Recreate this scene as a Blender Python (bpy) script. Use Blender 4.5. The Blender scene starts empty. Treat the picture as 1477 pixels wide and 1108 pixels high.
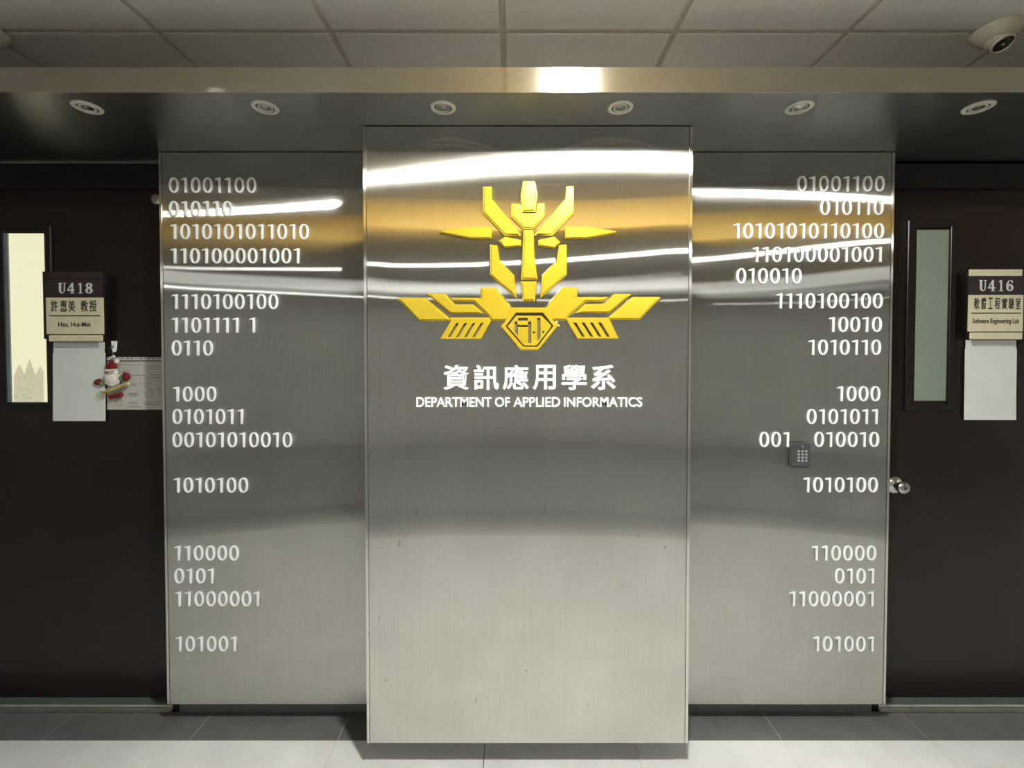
import bpy, bmesh, math, random
from mathutils import Vector, Matrix
random.seed(7)
C = bpy.context.scene.collection
sc = bpy.context.scene
PI = math.pi

# ------------------------------------------------------------------ camera
F = 650.0                    # focal length in pixels of the 1477 px wide frame
PX, HOR = 740.0, 519.0       # vanishing point of the lines that run away from the camera
PY = HOR + F * F / 31000.0   # principal point, the rest is lens shift
PITCH = math.atan((PY - HOR) / F)
EYE = 1.54
cam_d = bpy.data.cameras.new('camera')
cam_d.sensor_width = 36
cam_d.lens = 36 * F / 1477
cam_d.shift_x = -(PX - 738.5) / 1477
cam_d.shift_y = (PY - 554) / 1477
cam_d.clip_start = 0.02
cam = bpy.data.objects.new('camera', cam_d)
C.objects.link(cam)
cam.location = (0, 0, EYE)
cam.rotation_euler = (PI / 2 - PITCH, 0, 0)
sc.camera = cam

# ------------------------------------------------------------------ world, exposure, lamps
w = bpy.data.worlds.new('world'); sc.world = w; w.use_nodes = True
w.node_tree.nodes['Background'].inputs[0].default_value = (.8, .85, 1, 1)
w.node_tree.nodes['Background'].inputs[1].default_value = .02
sc.view_settings.view_transform = 'Standard'
sc.view_settings.look = 'None'
sc.view_settings.gamma = 1
sc.view_settings.exposure = 4.42
sc.view_settings.use_curve_mapping = False
LAMP_MAIN, LAMP_REAR = 74.0, 15.0
LAMPS = [(.26, .725, .14, .09, LAMP_MAIN), (1.8, -1.35, .14, .12, LAMP_REAR), (5.1, 1.39, .14, .10, 40),
         (-4.0, -3.95, .14, .10, 9), (-2.2, -3.4, 1.2, 1.0, .28), (2.2, -3.4, 1.2, 1.0, .28)]  # last two: wide unseen panels added as ambient fill
try:
    sc.cycles.use_denoising = True
    sc.cycles.max_bounces = 10
    sc.cycles.sample_clamp_indirect = 6
except Exception:
    pass

# ------------------------------------------------------------------ depths (metres from the camera) and heights above the eye
K = F / 1109.0
D_FASCIA, D_MAIN, D_SIDE, D_WALL, D_DOOR = 2.498 * K, 2.849 * K, 3.204 * K, 3.316 * K, 3.386 * K
SOFFIT = EYE + .858
FASCIA_TOP = EYE + .937
CEIL = EYE + 1.14

def W(x, y, D):
    """point on the plane Y = D that stands at pixel x, y of the 1477 x 1108 frame"""
    up = PY - y
    v = Vector((x - PX, F * math.cos(PITCH) + up * math.sin(PITCH), -F * math.sin(PITCH) + up * math.cos(PITCH)))
    v *= D / v.y
    return Vector((v.x, v.y, v.z + EYE))

# ------------------------------------------------------------------ materials
MATS = {}
def nodes(name):
    m = bpy.data.materials.new(name); m.use_nodes = True
    nt = m.node_tree; nt.nodes.clear()
    out = nt.nodes.new('ShaderNodeOutputMaterial')
    MATS[name] = m
    return m, nt, out

def N(nt, kind, **kw):
    n = nt.nodes.new(kind)
    for k, v in kw.items():
        if hasattr(n, k): setattr(n, k, v)
        else: n.inputs[k.replace('_', ' ')].default_value = v
    return n

def coords(nt, scale):
    g = nt.nodes.new('ShaderNodeNewGeometry')
    mp = nt.nodes.new('ShaderNodeMapping'); mp.inputs['Scale'].default_value = scale
    nt.links.new(g.outputs['Position'], mp.inputs['Vector'])
    return mp.outputs[0]

def ramp(nt, fac, stops):
    r = nt.nodes.new('ShaderNodeValToRGB')
    e = r.color_ramp.elements
    e[0].position, e[0].color = stops[0][0], (*stops[0][1], 1)
    e[1].position, e[1].color = stops[1][0], (*stops[1][1], 1)
    for p, c in stops[2:]:
        x = e.new(p); x.color = (*c, 1)
    nt.links.new(fac, r.inputs[0])
    return r.outputs[0]

def plain(name, col, rough=.5, metal=0.0, spec=.5, var=.08, scale=18, bump=0.0, bscale=None, coat=0.0):
    m, nt, out = nodes(name)
    b = N(nt, 'ShaderNodeBsdfPrincipled')
    b.inputs['Roughness'].default_value = rough
    b.inputs['Metallic'].default_value = metal
    b.inputs['Specular IOR Level'].default_value = spec
    b.inputs['Coat Weight'].default_value = coat
    v = coords(nt, (1, 1, 1))
    no = N(nt, 'ShaderNodeTexNoise'); no.inputs['Scale'].default_value = scale; no.inputs['Detail'].default_value = 4
    nt.links.new(v, no.inputs['Vector'])
    lo = tuple(c * (1 - var) for c in col); hi = tuple(min(1, c * (1 + var)) for c in col)
    nt.links.new(ramp(nt, no.outputs[0], [(.3, lo), (.7, hi)]), b.inputs['Base Color'])
    if bump:
        n2 = N(nt, 'ShaderNodeTexNoise'); n2.inputs['Scale'].default_value = bscale or scale * 6
        nt.links.new(v, n2.inputs['Vector'])
        bp = N(nt, 'ShaderNodeBump'); bp.inputs['Strength'].default_value = bump; bp.inputs['Distance'].default_value = .002
        nt.links.new(n2.outputs[0], bp.inputs['Height']); nt.links.new(bp.outputs[0], b.inputs['Normal'])
    nt.links.new(b.outputs[0], out.inputs[0])
    return m

def glow(name, col, strength):
    m, nt, out = nodes(name)
    e = N(nt, 'ShaderNodeEmission'); e.inputs[0].default_value = (*col, 1); e.inputs[1].default_value = strength
    nt.links.new(e.outputs[0], out.inputs[0])
    return m

def steel(name, col, grain, wide=.55, sharp=.0013, mixw=.08, sharp2=.015, wide2=.5, dirt=.12):
    """brushed stainless steel: two anisotropic lobes, sharp along the grain and wide across it"""
    m, nt, out = nodes(name)
    T = N(nt, 'ShaderNodeCombineXYZ')
    T.inputs[0].default_value, T.inputs[1].default_value, T.inputs[2].default_value = grain
    gx = (260, 260, 260)
    sc3 = tuple(3.0 if abs(g) > .5 else 420.0 for g in grain)
    fine = N(nt, 'ShaderNodeTexNoise'); fine.inputs['Scale'].default_value = 1; fine.inputs['Detail'].default_value = 3
    nt.links.new(coords(nt, sc3), fine.inputs['Vector'])
    big = N(nt, 'ShaderNodeTexNoise'); big.inputs['Scale'].default_value = 3.2; big.inputs['Detail'].default_value = 5
    big.inputs['Roughness'].default_value = .6
    nt.links.new(coords(nt, (1, 1, .8)), big.inputs['Vector'])
    c1 = ramp(nt, fine.outputs[0], [(.25, tuple(c * .94 for c in col)), (.75, tuple(min(1, c * 1.04) for c in col))])
    c2 = ramp(nt, big.outputs[0], [(.3, (1 - dirt,) * 3), (.7, (1, 1, 1))])
    mul = N(nt, 'ShaderNodeMix', data_type='RGBA', blend_type='MULTIPLY'); mul.inputs[0].default_value = 1
    nt.links.new(c1, mul.inputs[6]); nt.links.new(c2, mul.inputs[7])
    gl = []
    for s, wd in ((sharp, wide), (sharp2, wide2)):
        g = N(nt, 'ShaderNodeBsdfAnisotropic')
        g.distribution = 'BECKMANN'
        r = math.sqrt(s * wd)
        g.inputs['Roughness'].default_value = math.sqrt(r)
        g.inputs['Anisotropy'].default_value = 1 - math.sqrt(s / wd)
        nt.links.new(T.outputs[0], g.inputs['Tangent'])
        nt.links.new(mul.outputs[2], g.inputs['Color'])
        gl.append(g)
    mx = N(nt, 'ShaderNodeMixShader'); mx.inputs[0].default_value = mixw
    nt.links.new(gl[0].outputs[0], mx.inputs[1]); nt.links.new(gl[1].outputs[0], mx.inputs[2])
    nt.links.new(mx.outputs[0], out.inputs[0])
    return m

M_panel = steel('brushed_steel_vertical', (.62, .605, .565), (0, 0, 1))
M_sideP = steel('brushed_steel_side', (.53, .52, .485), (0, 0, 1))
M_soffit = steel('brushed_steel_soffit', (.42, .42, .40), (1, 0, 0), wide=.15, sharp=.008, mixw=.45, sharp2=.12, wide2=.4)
M_fascia = steel('brushed_steel_fascia', (.62, .60, .54), (1, 0, 0), wide=.30, sharp=.003, mixw=.22, sharp2=.05)
M_trim = plain('steel_trim', (.62, .61, .57), .28, 1.0)
M_nose = plain('worn_nosing', (.85, .85, .82), .32, .9)
M_chrome = plain('polished_steel', (.55, .54, .50), .18, 1.0, var=.03)
M_yellow = plain('yellow_acrylic', (.60, .43, .026), .24, .42, .5, var=.03, scale=30)
M_scuff = plain('scuffed_metal', (.20, .19, .16), .6)
M_slot_shade = plain('slot_shade', (.10, .085, .03), .6)  # dark olive tone standing in for shade inside the emblem slots
M_white = plain('white_acrylic', (.93, .94, .94), .3, 0, .5, var=.03)
M_grey_edge = plain('grey_letter_edge', (.4, .41, .4), .4)
M_door = plain('dark_brown_laminate', (.012, .007, .006), .28, 0, .42, var=.25, scale=6, bump=.12, bscale=300)
M_frame = plain('dark_door_frame', (.008, .006, .006), .32, 0, .4, var=.2)
M_black = plain('black_plastic', (.012, .012, .013), .4)
M_cream = plain('cream_card', (.66, .60, .42), .5, var=.05, scale=40)
M_brownplate = plain('dark_brown_plate', (.03, .018, .018), .4)
M_ink = plain('black_ink', (.03, .028, .025), .5)
M_silver_ink = plain('silver_lettering', (.62, .64, .66), .4)
M_paper = plain('white_paper', (.66, .68, .65), .6, var=.03)
M_notice = plain('printed_notice_paper', (.48, .47, .42), .6, var=.06, scale=60)
M_grey_ink = plain('grey_print', (.10, .095, .09), .6)
M_red = plain('red_felt', (.17, .006, .008), .85, bump=.5, scale=60)
M_green = plain('green_felt', (.13, .19, .08), .85, bump=.5, scale=60)
M_fluff = plain('white_fleece', (.72, .69, .63), .9, bump=.8, scale=80)
M_skin = plain('felt_face', (.5, .3, .22), .8)
M_gold = plain('gold_ribbon', (.8, .68, .36), .3, .8, bump=.3, scale=60)
M_floor_light = plain('light_floor_tile', (.66, .655, .635), .42, 0, .4, var=.08, scale=5)
M_floor_dark = plain('dark_floor_tile', (.12, .122, .118), .4, 0, .45, var=.12, scale=12)
M_grout = plain('floor_grout', (.06, .055, .05), .8)
M_grout_l = plain('pale_grout', (.5, .49, .46), .8)
M_ctile = plain('ceiling_tile', (.60, .56, .50), .9, var=.06, scale=90, bump=.25, bscale=260)
M_cgrid = plain('ceiling_grid', (.50, .44, .36), .7)
M_wall = plain('painted_wall', (.74, .73, .70), .8)
M_dim = plain('dim_wall', (.30, .30, .285), .8)
M_beam = plain('ochre_header', (.82, .52, .12), .6)
M_keypad = plain('charcoal_plastic', (.06, .062, .066), .38)
M_key = plain('pale_rubber_key', (.42, .43, .42), .5)
M_ring = plain('downlight_white', (.60, .58, .51), .4)
M_cctv = plain('camera_housing', (.29, .255, .20), .5)
M_lens = plain('smoked_lens', (.02, .018, .015), .12, 0, .6)
M_lamp = glow('lamp_diffuser_main', (.97, 1, .955), LAMP_MAIN)
M_glassR = plain('frosted_glass', (.21, .25, .20), .35, 0, .5, var=.04, scale=4, coat=.3)
M_slate = plain('slate_reveal', (.16, .19, .20), .3)
M_reveal = plain('window_reveal', (.12, .14, .13), .35, .3)

# frosted film lit from the room behind it: a lit window
def lit_film():
    m, nt, out = nodes('lit_frosted_film')
    e = N(nt, 'ShaderNodeEmission'); e.inputs[0].default_value = (.92, .89, .60, 1); e.inputs[1].default_value = .046
    g = N(nt, 'ShaderNodeBsdfGlossy'); g.inputs['Roughness'].default_value = .08
    mx = N(nt, 'ShaderNodeMixShader'); mx.inputs[0].default_value = .05
    nt.links.new(e.outputs[0], mx.inputs[1]); nt.links.new(g.outputs[0], mx.inputs[2]); nt.links.new(mx.outputs[0], out.inputs[0])
    return m
M_film = lit_film()
def cutout_mat():
    m, nt, out = nodes('backlit_paper_cutout')
    e = N(nt, 'ShaderNodeEmission'); e.inputs[0].default_value = (.60, .57, .38, 1); e.inputs[1].default_value = .026
    d = N(nt, 'ShaderNodeBsdfDiffuse'); d.inputs[0].default_value = (.5, .5, .4, 1)
    mx = N(nt, 'ShaderNodeAddShader')
    nt.links.new(e.outputs[0], mx.inputs[0]); nt.links.new(d.outputs[0], mx.inputs[1]); nt.links.new(mx.outputs[0], out.inputs[0])
    return m
M_cut = cutout_mat()

# ------------------------------------------------------------------ object helpers
def empty(name, loc, label, cat, group=None):
    o = bpy.data.objects.new(name, None); C.objects.link(o)
    o.empty_display_size = .05
    o.location = loc; o['label'] = label; o['category'] = cat
    if group: o['group'] = group
    return o

def root_loc(o):
    v = Vector((0, 0, 0))
    while o is not None:
        v += o.location; o = o.parent
    return v

def link(name, me, mat, parent=None, smooth=False):
    if parent is not None:
        me.transform(Matrix.Translation(-root_loc(parent)))
    if mat is not None:
        me.materials.clear(); me.materials.append(mat)
    for p in me.polygons: p.use_smooth = smooth
    o = bpy.data.objects.new(name, me); C.objects.link(o)
    if parent is not None: o.parent = parent
    return o

def obj(name, bm, mat, parent=None, smooth=False):
    bmesh.ops.recalc_face_normals(bm, faces=bm.faces)
    me = bpy.data.meshes.new(name); bm.to_mesh(me); bm.free()
    return link(name, me, mat, parent, smooth)

def thing(o, label, cat, group=None):
    o['label'] = label; o['category'] = cat
    if group: o['group'] = group
    return o

def struct(o):
    o['kind'] = 'structure'
    return o

def box(bm, a, b, bevel=0.0, seg=2):
    a = Vector(a); b = Vector(b)
    r = bmesh.ops.create_cube(bm, size=1)
    s = b - a
    vs = r['verts']
    for v in vs:
        v.co = Vector(((v.co.x + .5) * s.x + a.x, (v.co.y + .5) * s.y + a.y, (v.co.z + .5) * s.z + a.z))
    if bevel:
        es = list({e for v in vs for e in v.link_edges})
        bmesh.ops.bevel(bm, geom=es, offset=bevel, segments=seg, affect='EDGES', clamp_overlap=True)
    return bm

def boxo(name, a, b, mat, parent=None, bevel=0.0):
    return obj(name, box(bmesh.new(), a, b, bevel), mat, parent)

def lathe(bm, prof, mat4, n=32, cap=True):
    """prof: list of (radius, height); revolved about local Z, then moved by mat4"""
    rings = []
    for r, h in prof:
        rings.append([bm.verts.new(mat4 @ Vector((r * math.cos(2 * PI * i / n), r * math.sin(2 * PI * i / n), h))) for i in range(n)])
    for a, b in zip(rings, rings[1:]):
        for i in range(n):
            bm.faces.new((a[i], a[(i + 1) % n], b[(i + 1) % n], b[i]))
    if cap:
        bm.faces.new(rings[0]); bm.faces.new(rings[-1])
    return bm

def facing(loc, direction):
    q = Vector(direction).normalized().to_track_quat('Z', 'Y')
    return Matrix.Translation(loc) @ q.to_matrix().to_4x4()

def blob(bm, c, r, n=14, rot=None):
    m = Matrix.Translation(c) @ (rot or Matrix.Identity(4)) @ Matrix.Diagonal((*r, 1))
    bmesh.ops.create_uvsphere(bm, u_segments=n, v_segments=max(6, n // 2 + 1), radius=1, matrix=m)
    return bm

def tube(bm, pts, r, n=8, closed=False):
    pts = [Vector(p) for p in pts]
    rings = []
    L = len(pts)
    for i, p in enumerate(pts):
        a = pts[(i - 1) % L] if (closed or i > 0) else p
        b = pts[(i + 1) % L] if (closed or i < L - 1) else p
        t = (b - a).normalized()
        up = Vector((0, 1, 0)) if abs(t.y) < .9 else Vector((0, 0, 1))
        u = t.cross(up).normalized(); v = t.cross(u)
        rings.append([bm.verts.new(p + u * r * math.cos(2 * PI * k / n) + v * r * math.sin(2 * PI * k / n)) for k in range(n)])
    for i in range(L if closed else L - 1):
        a, b = rings[i], rings[(i + 1) % L]
        for k in range(n):
            bm.faces.new((a[k], a[(k + 1) % n], b[(k + 1) % n], b[k]))
    if not closed:
        bm.faces.new(rings[0]); bm.faces.new(rings[-1])
    return bm

def plate_mesh(loops, y_back, thick, bevel=0.0, inset=0.0):
    """flat plate cut to the outlines in loops (lists of (X, Z) metres, holes included), front towards the camera"""
    cu = bpy.data.curves.new('outline', 'CURVE'); cu.dimensions = '2D'; cu.fill_mode = 'BOTH'
    for lp in loops:
        s = cu.splines.new('POLY'); s.points.add(len(lp) - 1); s.use_cyclic_u = True
        for i, (x, z) in enumerate(lp): s.points[i].co = (x, z, 0, 1)
    cu.extrude = (thick - 2 * bevel) / 2
    cu.bevel_depth = bevel; cu.bevel_resolution = 0; cu.offset = -bevel - inset
    return curve_mesh(cu, y_back, thick)

def curve_mesh(cu, y_back, thick):
    o = bpy.data.objects.new('tmp', cu); C.objects.link(o)
    dg = bpy.context.evaluated_depsgraph_get()
    me = bpy.data.meshes.new_from_object(o.evaluated_get(dg))
    bpy.data.objects.remove(o)
    for v in me.vertices:
        x, y, z = v.co
        v.co = (x, y_back - thick / 2 - z, y)
    return me

def px(loop, D):
    r = []
    for x, y in loop:
        p = W(x, y, D); r.append((p.x, p.z))
    return r

def plate(name, loops_px, D, thick, mat, parent=None, bevel=0.0):
    """outlines given on the plane Y = D - thick (the front face)"""
    return link(name, plate_mesh([px(l, D - thick) for l in loops_px], D, thick, bevel), mat, parent)

def ellipse(cx, cy, rx, ry, n=24, p=2.0, a0=0):
    out = []
    for i in range(n):
        t = a0 + 2 * PI * i / n
        c, s = math.cos(t), math.sin(t)
        out.append((cx + rx * math.copysign(abs(c) ** (2 / p), c), cy + ry * math.copysign(abs(s) ** (2 / p), s)))
    return out

def text_mesh(body, x0, y0, x1, y1, D, thick, weight=0.0):
    """text stretched over the pixel box x0..x1, y0..y1 on the plane D - thick"""
    cu = bpy.data.curves.new('text', 'FONT'); cu.body = body; cu.size = 1; cu.offset = weight
    cu.extrude = 0.01; cu.resolution_u = 4
    o = bpy.data.objects.new('tmp', cu); C.objects.link(o)
    dg = bpy.context.evaluated_depsgraph_get()
    me = bpy.data.meshes.new_from_object(o.evaluated_get(dg))
    bpy.data.objects.remove(o)
    xs = [v.co.x for v in me.vertices]; ys = [v.co.y for v in me.vertices]
    a, b = W(x0, y1, D - thick), W(x1, y0, D - thick)
    sx = (b.x - a.x) / (max(xs) - min(xs)); sy = (b.z - a.z) / (max(ys) - min(ys))
    mx, my = min(xs), min(ys)
    for v in me.vertices:
        x, y, z = v.co
        v.co = (a.x + (x - mx) * sx, D - thick / 2 - z / .01 * thick / 2, a.z + (y - my) * sy)
    return me

def islands(me):
    """split a text mesh into its letters: loose pieces whose x ranges overlap belong together"""
    bm = bmesh.new(); bm.from_mesh(me)
    bmesh.ops.remove_doubles(bm, verts=bm.verts, dist=1e-6)
    seen = set(); groups = []
    for v in bm.verts:
        if v in seen: continue
        st = [v]; g = []; seen.add(v)
        while st:
            q = st.pop(); g.append(q)
            for e in q.link_edges:
                o = e.other_vert(q)
                if o not in seen: seen.add(o); st.append(o)
        groups.append(g)
    groups.sort(key=lambda g: min(v.co.x for v in g))
    res = []
    for g in groups:
        ids = {v.index for v in g}
        b2 = bmesh.new(); mp = {}
        for v in g: mp[v] = b2.verts.new(v.co)
        fs = {f for v in g for f in v.link_faces}
        for f in fs:
            try: b2.faces.new([mp[v] for v in f.verts])
            except ValueError: pass
        res.append(b2)
    bm.free()
    return res

# ================================================================== SETTING
XR, Y_FAR = 6.6, -4.8
# ---- floor
floor = struct(boxo('floor', (-XR, Y_FAR, -.06), (XR, D_DOOR + .1, -.004), M_grout))
Y_SPLIT = 3.055 * K
gx0 = -.1135
for i in range(-13, 13):
    xa, xb = gx0 + i * .6, gx0 + (i + 1) * .6
    for j in range(5):
        yb, ya = Y_SPLIT - j * .6, Y_SPLIT - (j + 1) * .6
        g = .0012
        dark = j >= 4
        t = boxo('tile', (xa + (g if i != 0 else .0022), ya + g, -.004), (xb - g, yb - (g if j else .0005), 0), M_floor_dark if dark else M_floor_light, floor)
# pale grout under the light tiles except the wide dark joint
boxo('pale_grout', (gx0 + .02, Y_SPLIT - 2.4, -.0055), (gx0 + 4.2, Y_SPLIT, -.0012), M_grout_l, floor)
boxo('pale_grout', (gx0 - 4.2, Y_SPLIT - 2.4, -.0055), (gx0 - .02, Y_SPLIT, -.0012), M_grout_l, floor)
boxo('pale_grout', (-4.2, Y_SPLIT, -.0055), (4.2, D_WALL + .02, -.0006), M_grout_l, floor)
for i in range(-7, 8):
    xa = -.711 + (i - 1) * .6
    boxo('border_tile', (xa + .0011, Y_SPLIT + .0006, -.004), (xa + .5989, D_WALL + (.12 if abs(xa + .3) > 1.3 else 0), 0), M_floor_dark, floor)
boxo('far_floor_sheet', (-XR, Y_FAR, -.004), (XR, Y_SPLIT - 3.0, -.001), plain('far_floor', (.36, .36, .345), .5), floor)

# ---- walls
wb = struct(boxo('wall_back', (-XR, D_DOOR + .06, 0), (XR, D_DOOR + .2, CEIL + .1), M_dim))
XL, XRR = W(250, 1020, D_WALL).x, W(1266, 1020, D_WALL).x
core = struct(boxo('wall_center', (XL + .03, D_WALL, .0), (XRR - .03, D_DOOR + .06, SOFFIT), M_black))
# tiled skirting behind the panels
xj = [XL + .035, W(305.6, 1034, D_WALL).x, W(500, 1040, D_WALL).x, -.11, .485, W(1101, 1034, D_WALL).x, XRR - .035]
bs = struct(boxo('baseboard_back', (XL + .032, D_WALL - .004, 0), (XRR - .032, D_WALL, .16), M_grout_l))
for a, b in zip(xj, xj[1:]):
    boxo('skirting_tile', (a + .001, D_WALL - .008, .001), (b - .001, D_WALL - .003, .16), M_floor_dark, bs)
struct(boxo('wall_left', (-XR - .1, Y_FAR, 0), (-XR, D_DOOR + .2, CEIL + .1), M_wall))
struct(boxo('wall_right', (XR, Y_FAR, 0), (XR + .1, D_DOOR + .2, CEIL + .1), M_wall))
struct(boxo('wall_front', (-XR, Y_FAR - .1, 0), (XR, Y_FAR, CEIL + .1), M_wall))

# ---- ceiling of square tiles in a recessed grid
ceiling = struct(boxo('ceiling', (-XR, Y_FAR, CEIL + .006), (XR, D_DOOR + .2, CEIL + .1), M_cgrid))
cx0, cy0 = -.036, 1.14 * F / 466
for i in range(-13, 13):
    for j in range(-1, 3):
        a = (cx0 + i * .6 + .011, cy0 - (j + 1) * .6 + .011, CEIL)
        b = (cx0 + (i + 1) * .6 - .011, min(cy0 - j * .6 - .011, D_DOOR + .05), CEIL + .008)
        boxo('ceiling_tile', a, b, M_ctile, ceiling)
boxo('ceiling_sheet', (-XR, Y_FAR, CEIL), (XR, cy0 - 1.8 - .011, CEIL + .008), M_ctile, ceiling)
# ochre header that crosses the room above the photographer
struct(boxo('trim_1', (-XR, .02, EYE + .94), (XR, .10, CEIL + .004), M_beam))

# ---- steel canopy: front strip and underside
can = empty('steel_canopy', (0, D_FASCIA, SOFFIT), 'brushed steel canopy with a bright front strip above the three steel panels', 'canopy')
boxo('front_strip', (-XR + .01, D_FASCIA, SOFFIT), (XR - .01, D_FASCIA + .004, FASCIA_TOP), M_fascia, can)
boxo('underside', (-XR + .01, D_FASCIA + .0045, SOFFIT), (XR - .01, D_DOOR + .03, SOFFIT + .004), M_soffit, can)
boxo('top_sheet', (-XR + .01, D_FASCIA + .0045, FASCIA_TOP - .006), (XR - .01, D_DOOR + .055, FASCIA_TOP - .002), M_trim, can)
boxo('rear_trim', (-XR + .01, D_DOOR - .012, SOFFIT - .006), (XL + .03, D_DOOR - .002, SOFFIT - .0005), M_trim, can)

# ---- steel panels: slightly buckled sheet with folded edge strips
def sheet(name, x0, x1, z0, z1, D, depth, mat, parent, warp, nx=48, nz=110):
    bm = bmesh.new()
    g = [[bm.verts.new((x0 + (x1 - x0) * i / nx, D - warp(i / nx, z0 + (z1 - z0) * j / nz), z0 + (z1 - z0) * j / nz)) for i in range(nx + 1)] for j in range(nz + 1)]
    for j in range(nz):
        for i in range(nx):
            bm.faces.new((g[j][i], g[j][i + 1], g[j + 1][i + 1], g[j + 1][i]))
    o = obj(name, bm, mat, parent, True)
    return o

def bumpf(z, c, s): return math.exp(-((z - c) / s) ** 2)
def warp_main(u, z):
    e = min(1, min(u, 1 - u) * 14)
    zz = z - EYE
    return e * (WM(u, zz))
def WM(u, z): return .00035 * math.sin(5.1 * z + 2.3 * u + .4) + .0002 * math.sin(11 * z - 4 * u)
def make_panel(name, xpl, xpr, ytop, ybot, D, depth, mat, label, warp, edges):
    xa = W(xpl[0], ytop, D).x * .5 + W(xpl[1], ybot, D).x * .5
    xb = W(xpr[0], ytop, D).x * .5 + W(xpr[1], ybot, D).x * .5
    z0 = W(700, ybot, D).z
    z1 = SOFFIT - .003
    p = empty(name, ((xa + xb) / 2, D, z0), label, 'panel', None)
    e = .0125
    sheet('sheet', xa + (e if edges[0] else 0), xb - (e if edges[1] else 0), z0, z1, D, depth, mat, p, warp)
    boxo('backing', (xa + .002, D + .004, z0 + .002), (xb - .002, D + depth, z1), M_trim, p)
    if edges[0]: boxo('edge_strip', (xa, D - .0015, z0), (xa + e - .002, D + depth, z1), M_trimV, p, .0008)
    if edges[1]: boxo('edge_strip', (xb - e + .002, D - .0015, z0), (xb, D + depth, z1), M_trimV, p, .0008)
    return p, xa, xb, z0
M_trimV = steel('edge_strip_steel', (.72, .70, .65), (0, 0, 1), wide=.4, sharp=.01)

def warpL(u, z): return WL(u, z - EYE)
def warpR(u, z): return WR(u, z - EYE)
def WL(u, z): return .0004 * math.sin(4.3 * z - 3.0 * u + 1.0) * min(1, 8 * u)
def WR(u, z): return .0004 * math.sin(4.7 * z + 3.4 * u + .2) * min(1, 8 * (1 - u)) + .0003 * math.sin(9 * z + 2 * u)
main_p, MX0, MX1, MZ0 = make_panel('steel_wall_cladding', (525, 527.5), (998.5, 993), 185, 1072, D_MAIN, D_SIDE - D_MAIN - .002, M_panel,
    'tall brushed steel center panel standing forward, carrying the yellow emblem', warp_main, (1, 1))
sm = bmesh.new()
for x, y, l, a_ in ((547, 892, 5, .1), (759, 968, 4, 0), (686.5, 1011, 6, .05), (557.5, 982, 3, .7), (921, 773, 5, -.2), (960, 790, 4, .1), (575.5, 785, 9, .05), (847.5, 1017, 3, 0), (899, 1000, 2, 0), (898, 844, 2, 0), (600, 738, 7, 0), (786, 735, 12, .02), (903, 703, 6, .1), (559, 647, 8, .02), (733, 606, 3, .2), (545, 533, 3, .3)):
    a1, b1 = W(x + a_ * l, y - l / 2, D_MAIN - .0008), W(x - a_ * l, y + l / 2, D_MAIN - .0008)
    tube(sm, [(a1.x, a1.y, a1.z), (b1.x, b1.y, b1.z)], .0009, 5)
so = obj('scuff_marks', sm, M_scuff, main_p); so['kind'] = 'stuff'
left_p, LX0, LX1, LZ0 = make_panel('steel_wall_cladding', (229, 241), (572, 572), 222, 1016, D_SIDE, D_WALL - D_SIDE - .01, M_sideP,
    'brushed steel side panel left of the emblem panel with binary rows', warpL, (1, 0))
right_p, RX0, RX1, RZ0 = make_panel('steel_wall_cladding', (948, 948), (1291, 1277), 222, 1016, D_SIDE, D_WALL - D_SIDE - .01, M_sideP,
    'brushed steel side panel right of the emblem panel with a keypad on it', warpR, (0, 1))

# ---- doors
def sill(xa, xb):
    o = boxo('sill', (xa, D_DOOR - .040, 0), (xb, D_DOOR + .05, .020), M_trim, None, .002)
    return o
for side in (-1, 1):
    idx = 1 if side < 0 else 2
    xa, xb = (-2.95, XL + .03) if side < 0 else (XRR - .03, 2.95)
    door = struct(boxo('door_%d' % idx, (xa, D_DOOR, .03), (xb, D_DOOR + .05, 2.2825), M_door))
    boxo('lintel', (xa, D_DOOR - .02, 2.283), (xb, D_DOOR + .05, SOFFIT - .012), M_frame, door)
    # jamb, its foot shows under the steel panel
    jx = (XL - .0, XL + .031) if side < 0 else (XRR - .031, XRR + .0)
    boxo('jamb', (jx[0], D_WALL - .004, 0), (jx[1], D_DOOR - .001, SOFFIT - .012), M_frame, door)
    sa, sb = (-2.95, XL - .001) if side < 0 else (XRR + .001, 2.95)
    th = boxo('threshold', (sa, D_WALL - .012, 0), (sb, D_DOOR + .04, .012), M_sill if 'M_sill' in globals() else M_trim, door, .003)
    boxo('nosing', (sa, D_WALL + .004, .013), (sb, D_WALL + .012, .022), M_nose, door, .003)
    boxo('riser', (sa, D_WALL + .012, .012), (sb, D_DOOR + .03, .03), M_reveal, door)

D1_, D2_ = bpy.data.objects['door_1'], bpy.data.objects['door_2']
# lit window of the left door
def ring(name, x0, y0, x1, y1, wpx, D, th, mat, parent, bev=.002):
    a, b = W(x0, y1, D - th), W(x1, y0, D - th)
    ww = wpx / F * D
    o = [(a.x, a.z), (b.x, a.z), (b.x, b.z), (a.x, b.z)]
    i = [(a.x + ww, a.z + ww), (b.x - ww, a.z + ww), (b.x - ww, b.z - ww), (a.x + ww, b.z - ww)]
    return link(name, plate_mesh([o, i], D, th, bev), mat, parent)
a, b = W(14, 580, D_DOOR), W(63.5, 337, D_DOOR)
boxo('window_pane', (a.x, D_DOOR - .003, a.z), (b.x, D_DOOR - .0005, b.z), M_film, D1_)
ring('window_trim', 2, 326, 72, 590, 8, D_DOOR, .012, M_frame, D1_)
c = W(20, 580, D_DOOR)
boxo('window_reveal', (a.x - .002, D_DOOR - .009, a.z), (a.x + .016, D_DOOR - .0032, b.z), M_slate, D1_)
cut = [(19.5, 580)] + [(20.5, 540), (28, 525.5), (35.5, 540), (42.5, 517), (51, 541), (58, 528), (62.5, 536), (63, 580)]
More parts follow.
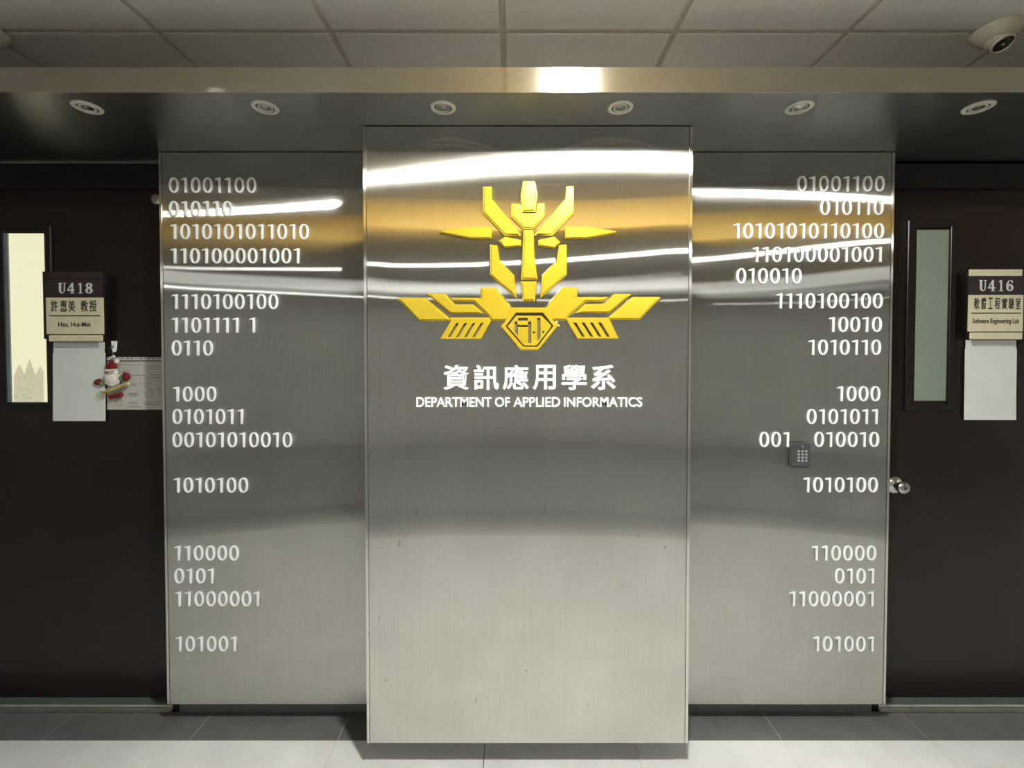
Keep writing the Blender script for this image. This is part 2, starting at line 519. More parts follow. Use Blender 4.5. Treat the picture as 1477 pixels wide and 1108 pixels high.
co = plate('paper_cutout', [cut], D_DOOR - .0035, .001, M_cut, D1_)
fl = bmesh.new()
for k in range(22):
    q = W(random.uniform(23, 61), random.uniform(541, 578), D_DOOR - .0048)
    s = random.choice((.0016, .0022, .003))
    for an in (0, PI / 3, 2 * PI / 3):
        dx, dz = math.cos(an) * s, math.sin(an) * s
        tube(fl, [(q.x - dx, q.y, q.z - dz), (q.x + dx, q.y, q.z + dz)], .0005, 4)
fo = obj('snowflake', fl, plain('snowflake_print', (.42, .41, .33), .6), co); fo['kind'] = 'stuff'
# glazed slot of the right door
a, b = W(1318, 578, D_DOOR), W(1374, 332, D_DOOR)
boxo('window_pane', (a.x, D_DOOR - .003, a.z), (b.x, D_DOOR - .0005, b.z), M_glassR, D2_)
ring('window_trim', 1306, 318, 1382, 592, 9, D_DOOR, .012, M_frame, D2_)
c = W(1363, 578, D_DOOR)
boxo('window_reveal', (c.x, D_DOOR - .007, a.z), (c.x + .006, D_DOOR - .0032, b.z), M_black, D2_)
boxo('window_reveal', (c.x + .010, D_DOOR - .009, a.z), (c.x + .016, D_DOOR - .0032, b.z), M_glassR, D2_)
boxo('window_reveal', (c.x + .019, D_DOOR - .010, a.z), (b.x + .004, D_DOOR - .0032, b.z), M_black, D2_)
for sx in (1316, 1373):
    q = W(sx, 588.5, D_DOOR - .012)
    obj('screw', lathe(bmesh.new(), [(.0022, 0), (.0018, .001)], facing(q, (0, -1, 0)), 10), M_reveal, D2_)
# knob on the right door
q = W(1289.5, 699.5, D_DOOR)
rose = obj('door_knob', lathe(bmesh.new(), [(.039, 0), (.039, .004), (.030, .009), (.014, .012), (.013, .022), (.018, .029), (.025, .037), (.0275, .046), (.025, .054), (.018, .058), (.008, .0585)],
      facing(q, (0, -1, 0)), 40), M_chrome, D2_, True)
rose['label'] = 'round brushed steel knob'
obj('keyhole', lathe(bmesh.new(), [(.0055, 0), (.005, .002)], facing(q + Vector((0, -.0585, 0)), (0, -1, 0)), 16), M_ink, rose)
# small round cap high on the left door
q = W(226, 287.5, D_DOOR)
capd = obj('door_stop', lathe(bmesh.new(), [(.022, 0), (.022, .004), (.018, .008), (.008, .009), (.007, .011)], facing(q, (0, -1, 0)), 28), M_trim, D1_, False)

# ================================================================== CANOPY DOWNLIGHTS
for k, (x, lab) in enumerate(((126, 'white ringed downlight in the canopy, first from the left end'), (382.5, 'white ringed downlight in the canopy above the left binary panel'),
        (639, 'white ringed downlight in the canopy above the emblem panel, the left one'), (895, 'white ringed downlight in the canopy above the emblem panel, the right one'),
        (1153, 'white ringed downlight in the canopy above the right binary panel'), (1411, 'white ringed downlight in the canopy at the far right end'))):
    Dd = .858 * F / (519 - 159.0)
    c = Vector(((x - PX) / F * Dd * 1.0, Dd, SOFFIT))
    c.x = W(x, 159, Dd).x
    t = empty('downlight', c, lab, 'downlight', 'six downlights in the steel canopy')
    m = facing(c, (0, 0, -1))
    obj('ring', lathe(bmesh.new(), [(.0290, .001), (.0290, .003), (.0315, .0055), (.038, .0055), (.0425, .003), (.0435, 0), (.040, 0)], m, 40, False), M_ring, t, True)
    tilt = random.uniform(-.25, .25), random.uniform(-.2, .2)
    obj('baffle', lathe(bmesh.new(), [(.0292, .0005), (.0292, .0015), (.0245, .0012), (.0235, .0002)], m, 36, False), M_black, t, True)
    g = facing(c + Vector((0, 0, -.0012)), (tilt[0] * .2, tilt[1] * .2, -1))
    obj('gimbal', lathe(bmesh.new(), [(.0245, 0), (.0245, .003), (.0215, .0042), (.019, .003), (.019, 0)], g, 36, False), M_ring if k % 2 == 1 or k == 3 or k == 0 else M_trim, t, True)
    b = obj('bulb', lathe(bmesh.new(), [(.019, .0005), (.0165, .0008), (.013, .0020), (.009, .0012), (.006, .0032), (.002, .0036)], g, 28), M_chrome, t, True)

# ================================================================== CEILING CAMERAS
def cctv(q, label, look):
    t = empty('security_camera', q, label, 'camera')
    m = facing(q, (0, 0, -1))
    obj('base', lathe(bmesh.new(), [(.068, 0), (.070, .004), (.068, .010), (.058, .026), (.046, .040), (.030, .050), (.012, .054)], m, 40), M_cctv, t, True)
    l = Vector(look).normalized()
    c = q + Vector((0, 0, -.020)) + l * .012
    obj('eyeball', blob(bmesh.new(), c, (.040, .040, .040), 28), M_cctv, t, True)
    e = facing(c + l * .030, l)
    obj('lens_ring', lathe(bmesh.new(), [(.031, 0), (.033, .006), (.031, .011), (.027, .012), (.0265, .004)], e, 36, False), M_cctv, t, True)
    obj('lens', lathe(bmesh.new(), [(.0268, .005), (.020, .008), (.009, .0095)], e, 30), M_lens, t, True)
    return t
dC = 1.14 * F / (519 - 50)
q = W(1437, 55, dC); q.z = CEIL
cctv(q, 'beige dome security camera with a dark oval eye on the ceiling at the right', (.0, -.5, -1))
q = W(-26, 66, dC); q.z = CEIL
cctv(q, 'dome security camera on the ceiling at the left, mostly cut off by the frame', (.3, -.6, -.8))

# ================================================================== CEILING LAMPS (reflected in the steel), plus two added fill panels
for k, (x, y, sx, sy, st) in enumerate(LAMPS):
    t = empty('ceiling_lamp', (x, y, CEIL), ['small square ceiling lamp nearest the canopy', 'square ceiling lamp behind the header on the right', 'square ceiling lamp near the right end wall',
              'small square ceiling lamp in the far left rear corner', 'dim unseen ceiling panel added for fill light left of the rear middle', 'dim unseen ceiling panel added for fill light right of the rear middle'][k], 'lamp', 'square ceiling lamps')
    boxo('housing', (x - sx / 2 - .012, y - sy / 2 - .012, CEIL - .006), (x + sx / 2 + .012, y + sy / 2 + .012, CEIL - .0005), M_ring, t)
    boxo('diffuser', (x - sx / 2, y - sy / 2, CEIL - .020), (x + sx / 2, y + sy / 2, CEIL - .0062), M_lamp if k == 0 else glow('lamp_diffuser', (.97, 1, .955), st), t)

# ================================================================== EMBLEM
em = empty('emblem', (W(763, 512, D_MAIN).x, D_MAIN, W(763, 512, D_MAIN).z), 'large yellow winged mask emblem on the center steel panel', 'emblem')
TH = .012
DM = D_MAIN - .0015
def cz(o, s, pts): return [(o[0] + x / s, o[1] + y / s) for x, y in pts]
A = lambda p: cz((560, 390), 7.033, p)
B = lambda p: cz((750, 390), 6.714, p)
H = lambda p: cz((690, 440), 9.847, p)
pieces = {
 'crest': [(754.6, 261.2), (771, 261.2), (774.8, 282), (772, 305.4), (753.3, 305.4), (751, 283)],
 'crown': [(737.6, 293.7), (749.0, 293.7), (752.2, 307.6), (773, 307.6), (775.6, 293.7), (785.3, 293.2), (785.3, 312.7), (769.2, 330.2), (754.8, 330.2), (737, 312.7)],
 'horn': [(696.7, 269), (708.8, 269), (709.3, 286.3), (751, 338), (750.8, 340.4), (727.8, 339.8), (696.7, 307)],
 'horn_': [(817, 269), (827.3, 268.4), (827.3, 307.6), (796.8, 339.8), (771.5, 339.8), (772, 337.5), (815.8, 286.8)],
 'spike': [(635.2, 332.8), (677.8, 327.7), (709, 327.7), (709, 344.3), (677.8, 344.3), (635.2, 336.4)],
 'spike_': [(815.2, 327.1), (846.5, 327.1), (889, 333.5), (887.5, 336.8), (846.5, 344.3), (815.2, 344.3)],
 'eye': [(719.1, 347.6), (728.6, 341.3), (751.6, 346.3), (751.6, 355.1), (727.9, 357.8)],
 'eye_': [(776.2, 346), (799.6, 341.3), (808.2, 349.5), (799.6, 358.4), (776.2, 354.7)],
 'nose': [(755.4, 331.7), (769.2, 331.7), (771, 372), (775.5, 403), (751.6, 403.3), (754.3, 350)],
 'chin': [(751.4, 405.9), (774.1, 405.9), (771.7, 434.3), (754, 434.3)],
 'jaw': [(706.8, 352.5), (717.4, 354.1), (720.5, 375.4), (741.8, 397.2), (744.8, 430.2), (706.8, 397.2)],
 'jaw_': [(806.3, 353.6), (817.4, 352.5), (817.4, 396.7), (779.4, 430.7), (781.9, 397.2), (802.7, 376.9)],
 'blade': A([(85, 278), (375, 278), (612, 476), (632, 514), (310, 514)]),
 'blade_': B([(1090, 258), (1370, 258), (1160, 481), (872, 481), (855, 455)]),
 'feather': A([(385, 235), (575, 235), (678, 345), (860, 345), (975, 440), (630, 440)]),
 'feather_': B([(915, 228), (1085, 228), (865, 415), (535, 415), (632, 325), (815, 325)]),
 'shoulder': A([(630, 278), (938, 278), (938, 175), (1090, 175), (1245, 378), (1290, 436), (1200, 512), (1045, 512), (1025, 470), (865, 318), (685, 318)]),
 'shoulder_': B([(555, 165), (555, 258), (855, 258), (805, 305), (635, 305), (465, 455), (460, 485), (310, 485), (215, 408), (262, 355), (410, 165)]),
}
for nme, lp in pieces.items():
    nm = nme.rstrip('_')
    bev = .0024 if nm in ('horn', 'crown', 'crest', 'jaw', 'nose', 'chin', 'blade', 'shoulder') else .0018
    base = plate(nm, [lp], DM, TH - .005, M_yellow, em, .0008)
    link('raised_face', plate_mesh([px(lp, DM - TH + .005)], DM - TH + .005, .005, bev, .0030 if nm in ('spike', 'eye') else .0042), M_yellow, base)
fin = [A([(612, 478), (1028, 478), (1043, 515), (940, 697), (525, 697), (632, 514)])]
fin += [A([(690 + 83 * k, 537), (713 + 83 * k, 537), (628 + 83 * k, 680), (603 + 83 * k, 680)]) for k in range(4)]
plate('fin_plate', fin, DM, TH, M_yellow, em, .0022)
fin = [B([(465, 458), (852, 458), (872, 482), (958, 663), (555, 663), (455, 487)])]
fin += [B([(517 + 80.5 * k, 508), (543 + 80.5 * k, 508), (627 + 80.5 * k, 643), (601 + 80.5 * k, 643)]) for k in range(4)]
plate('fin_plate', fin, DM, TH, M_yellow, em, .0022)
plate('hexagon_frame', [H([(315, 305), (385, 218), (420, 100), (455, 36), (985, 36), (1018, 100), (1062, 218), (1130, 300), (850, 640), (600, 640)]),
                        H([(385, 305), (535, 110), (915, 110), (1065, 300), (840, 597), (640, 597)])], DM, TH + .0014, M_yellow, em, .0022)
plate('hexagon_plate', [H([(415, 305), (545, 153), (900, 153), (1043, 300), (825, 578), (650, 578)]),
                        H([(562, 185), (700, 185), (700, 226), (562, 226)]),
                        H([(515, 237), (553, 237), (553, 284), (706, 284), (706, 237), (748, 237), (748, 542), (706, 542), (706, 315), (560, 315), (560, 440), (515, 384)]),
                        H([(836, 185), (880, 185), (880, 470), (836, 520)]),
                        H([(778, 376), (804, 376), (804, 402), (778, 402)]), H([(908, 374), (934, 374), (934, 400), (908, 400)])], DM - .0012, .0075, M_yellow, em, .0010)
plate('backing', [H([(370, 305), (525, 95), (925, 95), (1080, 300), (850, 612), (630, 612)])], DM, .001, M_slot_shade, em)  # these dark sheets paint the shade seen through hexagon and fin slots
plate('backing', [A([(622, 490), (1020, 490), (1030, 515), (935, 690), (540, 690), (640, 514)])], DM, .001, M_slot_shade, em)
plate('backing', [B([(475, 470), (850, 470), (865, 482), (945, 655), (560, 655), (465, 487)])], DM, .001, M_slot_shade, em)

# ================================================================== TITLE LETTERING
LT = .004
tt = empty('title_lettering', (W(763, 562, D_MAIN).x, D_MAIN, W(763, 562, D_MAIN).z), 'row of six large white Chinese characters under the emblem', 'lettering')
for ch, x0, x1 in (('資', 639.5, 676), ('訊', 683, 719.5), ('應', 725, 762.5), ('用', 768.5, 801.5), ('學', 810, 846.5), ('系', 852.5, 888)):
    link('character', text_mesh(ch, x0, 526.5, x1, 562.5, DM, LT, .016), M_white, tt)
st = empty('subtitle_lettering', (W(763, 588, D_MAIN).x, D_MAIN, W(763, 588, D_MAIN).z), 'line of small white capital letters DEPARTMENT OF APPLIED INFORMATICS under the characters', 'lettering')
for wd, x0, x1, wt in (('DEPARTMENT', 600.5, 709, .011), ('OF', 714, 735.5, .012), ('APPLIED', 740.5, 808, .012), ('INFORMATICS', 813.5, 926.5, .011)):
    for b2 in islands(text_mesh(wd, x0, 573.2, x1, 587, DM, .004, wt)):
        obj('letter', b2, M_white, st)

# ================================================================== BINARY ROWS
PXM = (D_SIDE - LT) / F      # metres per pixel on the front of the digits
def smooth_ring(rx, ry, p, n=28): return ellipse(0, 0, rx, ry, n, p)
GH = 21.6 * PXM
def glyph0():
    cx = 6.9 * PXM
    o = [(cx + x, GH / 2 + y) for x, y in ellipse(0, 0, 6.85 * PXM, 10.9 * PXM, 32, 2.25)]
    i = [(cx + x, GH / 2 + y) for x, y in ellipse(0, 0, 3.75 * PXM, 8.9 * PXM, 28, 2.15)]
    return plate_mesh([o, i], 0, LT, .0003)
def glyph1():
    pts = [(4.9, 0), (8.2, 0), (8.35, 21.2), (6.6, 21.5), (0.2, 19.8), (0.5, 18.2), (5.05, 18.6)]
    return plate_mesh([[(x * PXM, y * PXM) for x, y in pts]], 0, LT, .0003)
G0, G1 = glyph0(), glyph1()
for g in (G0, G1):
    g.materials.clear(); g.materials.append(M_white)
DS = D_SIDE - .0012
def digit_row(x, yc, s, label):
    """x: left edge in pixels, yc: centre height in pixels"""
    k = 0.0
    o0 = W(x, yc + 10.8, DS - LT)
    r = empty('binary_row', (o0.x, DS, o0.z), label, 'lettering')
    cur = 0.0
    for ch in s:
        if ch == ' ':
            cur += 9.9; continue
        o = bpy.data.objects.new('digit', G0 if ch == '0' else G1)
        C.objects.link(o); o.parent = r
        o.location = ((cur + (.9 if ch == '0' else .9)) * PXM, 0, 0)
        cur += 17.2 if ch == '0' else 14.1
    return r
LEFT = [(243, 267, '01001100'), (243, 301, '010110'), (245, 334, '1010101011010'), (245, 369, '110100001001'), (247, 435, '1110100100'), (247, 469, '1101111 1'),
        (247, 502, '0110'), (249, 568.5, '1000'), (248, 601, '0101011'), (248, 634.5, '00101010010'), (250, 700, '1010100'), (251, 798, '110000'), (251, 831, '0101'), (252, 864, '11000001'), (253, 929, '101001')]
RIGHT = [(1275, 265, '01001100'), (1274, 299, '010110'), (1274, 333, '10101010110100'), (1271, 367, '110100001001'), (1156, 398, '010010'), (1273, 434, '1110100100'), (1272, 468, '10010'),
         (1271, 501, '1010110'), (1270, 568, '1000'), (1266.5, 601, '0101011'), (1138.5, 634, '001'), (1268.5, 634, '010010'), (1267, 699.5, '1010100'), (1265, 798, '110000'), (1261.5, 831, '0101'), (1261.5, 864, '11000001'), (1261.5, 929, '101001')]
ordn = ['topmost', 'second', 'third', 'fourth', 'fifth', 'sixth', 'seventh', 'eighth', 'ninth', 'tenth', 'eleventh', 'twelfth', 'thirteenth', 'fourteenth', 'lowest']
for k, (x, y, s) in enumerate(LEFT):
    digit_row(x - .5, y, s, 'white binary digits %s, %s row on the left steel panel' % (s, ordn[k]))
ri = 0
for k, (x, y, s) in enumerate(RIGHT):
    wd = sum(17.2 if c == '0' else 14.1 for c in s) - (17.2 - 14.6 if s[-1] == '0' else 14.1 - 9.3)
    if s == '001': lab = 'white binary digits 001 just left of and above the keypad'
    elif s == '010010' and y > 600: lab = 'white binary digits 010010 just right of and above the keypad'
    else: lab = 'white binary digits %s, %s row on the right steel panel' % (s, ['topmost', 'second', 'third', 'fourth', 'fifth, indented', 'sixth', 'seventh', 'eighth', 'ninth', 'tenth', '', '', 'first below the keypad', 'second below the keypad', 'third below the keypad', 'fourth below the keypad', 'lowest'][k])
    digit_row(x - wd, y, s, lab)

# ================================================================== KEYPAD
q = W(1155, 676, D_SIDE)
kp = empty('keypad', (W(1153, 676, D_SIDE).x, D_SIDE, W(1153, 676, D_SIDE).z), 'charcoal door entry keypad with twelve pale keys on the right steel panel', 'keypad')
kd = .028
a, b = W(1143, 675.5, D_SIDE - kd), W(1169.5, 639.5, D_SIDE - kd)
o = box(bmesh.new(), (a.x, D_SIDE - kd, a.z), (b.x, D_SIDE - .002, b.z), .0045, 3)
obj('body', o, M_keypad, kp)
boxo('face_plate', (a.x + .006, D_SIDE - kd - .0015, a.z + .008), (b.x - .006, D_SIDE - kd + .002, b.z - .006), M_keypad, kp, .0008)
for r in range(4):
    for cl in range(3):
        c = W(1151.6 + cl * 5.4, 650.8 + r * 4.6, D_SIDE - kd)
        obj('key', box(bmesh.new(), (c.x - .0048, D_SIDE - kd - .0035, c.z - .0042), (c.x + .0048, D_SIDE - kd - .001, c.z + .0042), .0018, 2), M_key, kp)
c = W(1157.2, 644.3, D_SIDE - kd)
obj('indicator', lathe(bmesh.new(), [(.0028, 0), (.0022, .0015)], facing(c + Vector((0, -.0008, 0)), (0, -1, 0)), 14), M_key, kp)
boxo('logo_strip', (W(1151, 0, D_SIDE - kd).x, D_SIDE - kd - .002, W(0, 670.5, D_SIDE - kd).z), (W(1164, 0, D_SIDE - kd).x, D_SIDE - kd - .0012, W(0, 669, D_SIDE - kd).z), M_reveal, kp)

# ================================================================== DOOR NAMEPLATES
def S(pts, x, y, wd, ht): return [(x + u * wd, y + (1 - v) * ht) for u, v in pts]
def arc(cx, cy, rx, ry, a0, a1, n=10):
    return [(cx + rx * math.cos(math.radians(a0 + (a1 - a0) * i / n)), cy + ry * math.sin(math.radians(a0 + (a1 - a0) * i / n))) for i in range(n + 1)]
def serif(ch):
    if ch == 'U':
        return [[(0, 1), (.52, 1), (.52, .94), (.40, .92), (.40, .3)] + arc(.58, .3, .18, .21, 180, 330, 7) + [(.78, .92), (.66, .94), (.66, 1), (1, 1), (1, .94), (.88, .92), (.88, .3)] + arc(.5, .3, .38, .30, 0, -180, 12) + [(.12, .92), (0, .94)]]
    if ch == '4':
        return [[(.58, 1), (.78, 1), (.78, .36), (.98, .36), (.98, .24), (.78, .24), (.78, .07), (.94, .05), (.94, 0), (.38, 0), (.38, .05), (.52, .07), (.52, .24), (0, .24), (0, .33)], [(.52, .36), (.52, .74), (.14, .36)]]
    if ch == '1':
        return [[(.46, 1), (.68, 1), (.68, .08), (.92, .05), (.92, 0), (.14, 0), (.14, .05), (.40, .08), (.40, .82), (.12, .80), (.12, .86)]]
    if ch == '8':
        L = []
        n = 22
        for i in range(n + 1):
            y = i / n
            lo = .48 * math.sqrt(max(0, 1 - ((y - .27) / .272) ** 2)); hi = .43 * math.sqrt(max(0, 1 - ((y - .76) / .242) ** 2))
            L.append((max(lo, hi, .0 if y in (0, 1) else .26), y))
        L[0] = (.12, 0); L[-1] = (.12, 1)
        out = [(.5 + a, b) for a, b in L] + [(.5 - a, b) for a, b in reversed(L)]
        return [out, arc(.5, .26, .17, .19, 0, 345, 12), arc(.5, .76, .15, .165, 0, 345, 12)]
    if ch == '6':
        return [arc(.5, .32, .48, .32, 60, -180, 18) + arc(.62, .45, .60, .55, 180, 75, 9) + [(.86, .95), (.93, .80), (.84, .74), (.74, .80), (.66, .93)] + arc(.62, .6, .32, .35, 100, 180, 5) + [(.30, .58)] + arc(.5, .44, .2, .2, 150, 70, 4), arc(.5, .30, .17, .22, 0, 345, 12)]
def number(txt, x, y, wds, ht, D, parent, mat):
    for ch, (cx, wd) in zip(txt, wds):
        plate('lettering', [S(l, cx, y, wd, ht) for l in serif(ch)], D, .001, mat, parent)

def nameplate(x0, x1, ys, txt, nums, cjk, cjk_x, eng, eng_x, label, top_mat):
    """ys: top of the top bar, of the dark field, of the cream field, of the lower strip, bottom"""
    Db = D_DOOR - .001
    a, b = W(x0, ys[4], D_DOOR - .02), W(x1, ys[0], D_DOOR - .02)
    t = empty('nameplate', ((a.x + b.x) / 2, D_DOOR, a.z), label, 'sign')
    Dp = D_DOOR - .036
    boxo('back_board', (a.x + .006, Dp, a.z + .01), (b.x - .006, D_DOOR - .0005, b.z - .002), M_black, t)
    def fld(name, ya, yb, xa, xb, mat, d, bev=.0006):
        p, q = W(xa, yb, Dp - d), W(xb, ya, Dp - d)
        return boxo(name, (p.x, Dp - d, p.z), (q.x, Dp - .0002, q.z), mat, t, bev)
    fld('top_bar', ys[0], ys[1] - 1, x0 + 2, x1 - 1, top_mat, .006)
    fld('number_field', ys[1] - .3, ys[2] - .4, x0, x1 - .5, M_brownplate, .004)
    fld('name_card', ys[2], ys[3] - 1.2, x0, x1 + .5, M_cream, .006)
    fld('lower_bar', ys[3], ys[4], x0 + 3, x1 - .5, M_cream, .008, .0022)
    number(txt, 0, nums[0], nums[2], nums[1], Dp - .0042, t, M_silver_ink)
    ym = ys[2]
    for ch, cx, wd in cjk_x:
        link('character', text_mesh(ch, cx, ym + 3.8, cx + wd, ym + 20.5, Dp - .0062, .0008, .012), M_ink, t)
    p, q = W(x0 + 4, ym + 27, Dp - .007), W(x1 - 3, ym + 25.6, Dp - .007)
    boxo('divider', (p.x, Dp - .0072, p.z), (q.x, Dp - .0061, q.z), M_ink, t)
    link('lettering', text_mesh(eng, eng_x[0], eng_x[2], eng_x[1], eng_x[3], Dp - .0062, .0008, .012), M_ink, t)
    return t
nameplate(67, 147.5, (392, 403, 429.3, 483.3, 492.5), 'U418', (408, 15.3, [(83.5, 11.2), (97, 10.6), (111.6, 8), (122.7, 11)]), None,
    [('許', 73.5, 9.5), ('惠', 87, 9), ('美', 98.5, 9.5), ('教', 116.5, 10), ('授', 129, 10)], 'Hsu, Hui-Mei', (84, 130, 464.5, 472.5),
    'cream and dark nameplate reading U418 on the left door', M_brownplate)  # top bar here: shade put into the colour as dark brown
nameplate(1397, 1476, (388.6, 399, 425.5, 479.5, 489.5), 'U416', (404, 16, [(1412.3, 11), (1425.5, 10.5), (1439.8, 8.2), (1451.5, 10.5)]), None,
    [('軟', 1405, 8), ('體', 1415.5, 7), ('工', 1425.5, 6.5), ('程', 1435, 8), ('實', 1445, 8), ('驗', 1455, 8), ('室', 1465, 7.5)], 'Software Engineering Lab', (1403, 1470, 459.5, 468.5),
    'cream and dark nameplate reading U416 on the right door', M_cream)

def holder(x0, x1, y0, yf, y1, label, riv, skew=0):
    t = empty('paper_holder', (W((x0 + x1) / 2, y1, D_DOOR).x, D_DOOR, W(x0, y1, D_DOOR).z), label, 'paper holder')
    Dp = D_DOOR - .006
    plate('back_sheet', [[(x0 + 1, y0), (x1 - 1, y0), (x1 - 1, y1 - 1), (x0 + 1 - skew, y1 - 1)]], Dp, .003, M_paper, t, .0004)
    plate('front_pocket', [[(x0, yf), (x1, yf), (x1 - skew, y1), (x0 - skew, y1)]], Dp - .0035, .003, M_paper, t, .0006)
    for rx in riv:
        c = W(rx, (y0 + yf) / 2 - .5, Dp - .003)
        obj('rivet', lathe(bmesh.new(), [(.0022, 0), (.0016, .0012)], facing(c, (0, -1, 0)), 12), M_reveal, t)
holder(76, 151.5, 493.5, 509, 607.5, 'white acrylic paper holder under the U418 nameplate, beside the ornament', (86.5, 141))
holder(1392.5, 1467, 490.5, 503, 606, 'white acrylic paper holder under the U416 nameplate', (1402.5, 1455.5), 1.5)

# ================================================================== PRINTED NOTICE
Dn = D_DOOR - .001
nt_ = empty('printed_notice', (W(195, 591, D_DOOR).x, D_DOOR, W(195, 591, D_DOOR).z), 'pale printed notice on the left door, half behind the ornament', 'notice')
plate('sheet', [[(154, 515), (238, 515.5), (239, 591), (154.5, 591)]], Dn, .0012, M_notice, nt_)
plate('dark_line', [[(154, 519.8), (238, 519.8), (238, 521.6), (154, 521.6)]], Dn - .0013, .0006, M_grey_ink, nt_)
pr = bmesh.new()
def dash(x0, y0, x1, y1):
    a, b = W(x0, y1, Dn - .0016), W(x1, y0, Dn - .0016)
    box(pr, (a.x, Dn - .0018, a.z), (b.x, Dn - .0013, b.z))
for x in (168.8, 176.5, 184.3, 190.7, 203, 215, 221.6, 229.3):
    wq = random.choice((.7, 1.3)); dash(x - wq, 516.2, x + wq, 518)
for y0, xs in ((526, (172, 205)), (528.5, (214, 232)), (532, (214, 231)), (541, (190, 210)), (544, (215, 233)), (554, (188, 197)), (556, (188, 197)), (553, (202, 218)), (567, (186, 199)), (569, (186, 199)), (571.5, (187, 198)), (580, (187, 198)), (582.5, (186, 199)), (580.5, (207, 229)), (583, (208, 230)), (540, (216, 232)), (586.5, (184, 204)), (560, (224, 232))):
    x = xs[0]
    while x < xs[1]:
        l = random.uniform(.8, 3.2); dash(x, y0, min(x + l, xs[1]), y0 + .75); x += l + .7
for cx, cy, r in ((214.8, 567.5, 5.6), (171.5, 580, 4.6)):
    for k in range(11):
        an = 2 * PI * k / 11
        X, Y = cx + r * math.cos(an), cy + r * math.sin(an)
        dash(X - .6, Y - .6, X + .6, Y + .6)
for k in range(5): dash(177 + k * 2.6, 534.5 - abs(k - 2) * -.3, 178 + k * 2.6, 535.6)
for k in range(10):
    X, Y = random.uniform(200, 232), random.uniform(548, 590); dash(X, Y, X + .9, Y + .8)
po = obj('print', pr, M_grey_ink, nt_); po['kind'] = 'stuff'

# ================================================================== HOOK AND ORNAMENT
hk = obj('adhesive_hook', bmesh.new(), M_white)
bpy.data.objects.remove(hk)
t = empty('adhesive_hook', (W(164, 508, D_DOOR).x, D_DOOR, W(164, 508, D_DOOR).z), 'small white adhesive hook on the left door above the ornament', 'hook')
plate('plate', [[(160, 492), (168.3, 492), (167.6, 504), (166, 508), (162.6, 508), (161, 504)]], D_DOOR - .0005, .004, M_white, t, .0008)
c = W(163.8, 500, D_DOOR - .005)
obj('prong', tube(bmesh.new(), [(c.x, c.y, c.z + .004), (c.x, c.y - .006, c.z - .006), (c.x, c.y - .014, c.z - .010), (c.x, c.y - .016, c.z - .002)], .0022, 8), M_reveal, t, True)

Do = D_DOOR - .017
sa = empty('christmas_ornament', (W(160, 576, Do).x, Do, W(160, 576, Do).z), 'red and white felt christmas ornament with beard, cap and mittens on the left door', 'ornament')
pxo = Do / F
def ob(name, mat, parts, smooth=True):
    bm = bmesh.new()
    for x, y, rx, ry, ang, dep in parts:
        p = W(x, y, Do - dep)
        blob(bm, p, (rx * pxo, min(rx, ry) * pxo * .7, ry * pxo), 16, Matrix.Rotation(math.radians(ang), 4, 'Y'))
    return obj(name, bm, mat, sa, smooth)
bm = bmesh.new()
ca = W(163, 507, Do); cb = W(162, 516, Do)
tube(bm, [(ca.x, ca.y, ca.z), (cb.x, cb.y, cb.z)], .0006, 6)
obj('string', bm, M_gold, sa)
ob('ribbon_tuft', M_fluff, [(160, 516, 3.2, 1.6, -20, 0), (164, 514.5, 1.8, 2.6, 20, 0), (157, 518.5, 2.4, 1.2, -30, 0)])
ob('cap', M_red, [(160.5, 529, 8.2, 5.4, 0, .002), (162, 524.5, 5.4, 4.6, 20, .003), (165.5, 523, 3.2, 3.0, 0, .002)])
ob('cap_bobble', M_fluff, [(168.2, 521, 3.7, 3.6, 0, .006)])
ob('cap_brim', M_fluff, [(154 + k * 2.7, 534.5 - (2.6 - abs(k - 2.5)) * .5, 2.2, 2.1, 0, .006) for k in range(6)])
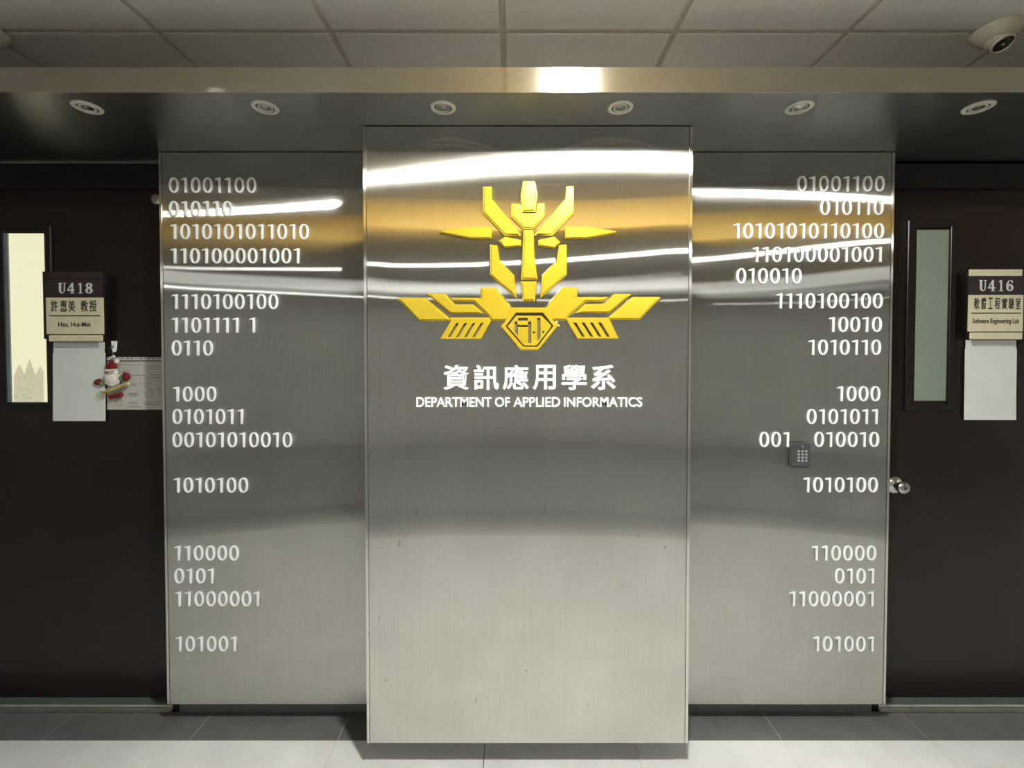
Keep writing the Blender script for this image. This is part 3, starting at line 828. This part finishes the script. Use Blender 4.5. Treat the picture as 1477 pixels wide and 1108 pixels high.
ob('beard', M_fluff, [(161, 545, 9.6, 9.4, 0, .0)] + [(151.5 + 10.5 * (1 + math.cos(a_)) * .95, 546 + 9 * math.sin(a_), 2.6, 2.6, 0, .003) for a_ in [PI * q_ / 9 for q_ in range(-1, 11)]] + [(161, 554, 5, 3.2, 0, .003), (166, 538, 4, 4, 0, .003), (155, 550, 3, 3, 0, .006)])
ob('face', M_skin, [(158.6, 540, 4.6, 3.4, 10, .010)])
ob('moustache', M_fluff, [(155.6, 543.6, 3.2, 1.5, -14, .013), (162, 543.4, 3.2, 1.5, 14, .013)])
ob('nose', M_red, [(158.5, 541.4, 1.0, .9, 0, .014)])
ob('eye', M_ink, [(157, 538.6, .6, .7, 0, .0145)]); ob('eye', M_ink, [(161, 538.4, .6, .7, 0, .0145)])
ob('mitten', M_red, [(140.8, 551.5, 4.8, 4.4, -30, .002), (143.5, 548.5, 2.2, 2.2, 0, .004)])
ob('mitten', M_red, [(182, 543.5, 5.4, 6.0, 20, .002), (179.5, 539, 2.4, 2.4, 0, .004)])
ob('cuff', M_green, [(146.3, 554, 3.2, 4.2, 15, .004)])
ob('cuff', M_green, [(174.3, 545.3, 2.8, 4.4, 5, .004)])
bm = bmesh.new()
a, b = W(148, 567, Do - .006), W(187, 553, Do - .006)
pts = []
for k in range(150):
    u = k / 149; r = (4.3 - 1.2 * u) * pxo
    p = a.lerp(b, u); an = u * 2 * PI * 9
    pts.append((p.x + .3 * r * math.cos(an), p.y + r * .6 * math.sin(an), p.z + r * math.cos(an)))
tube(bm, pts, .0013, 6)
tube(bm, [a.lerp(b, k / 8) + Vector((0, 0, math.sin(k * 1.3) * .002)) for k in range(9)], .0055, 10)
obj('gold_ribbon', bm, M_gold, sa, True)
bm = bmesh.new()
c = W(145.5, 570.5, Do - .004)
for rr, oo in ((6.2, 0), (4.3, .003)):
    tube(bm, [(c.x + oo + rr * pxo * .95 * math.cos(2 * PI * k / 28), c.y, c.z + oo + rr * pxo * math.sin(2 * PI * k / 28)) for k in range(28)], .0011, 6, True)
obj('wire_loop', bm, M_gold, sa, True)
ob('boot', M_red, [(167.5, 571, 10.6, 3.5, -12, .002), (173.5, 569.5, 4.4, 4.0, 0, .003), (160.5, 572.6, 4.4, 3.4, 0, .003)])
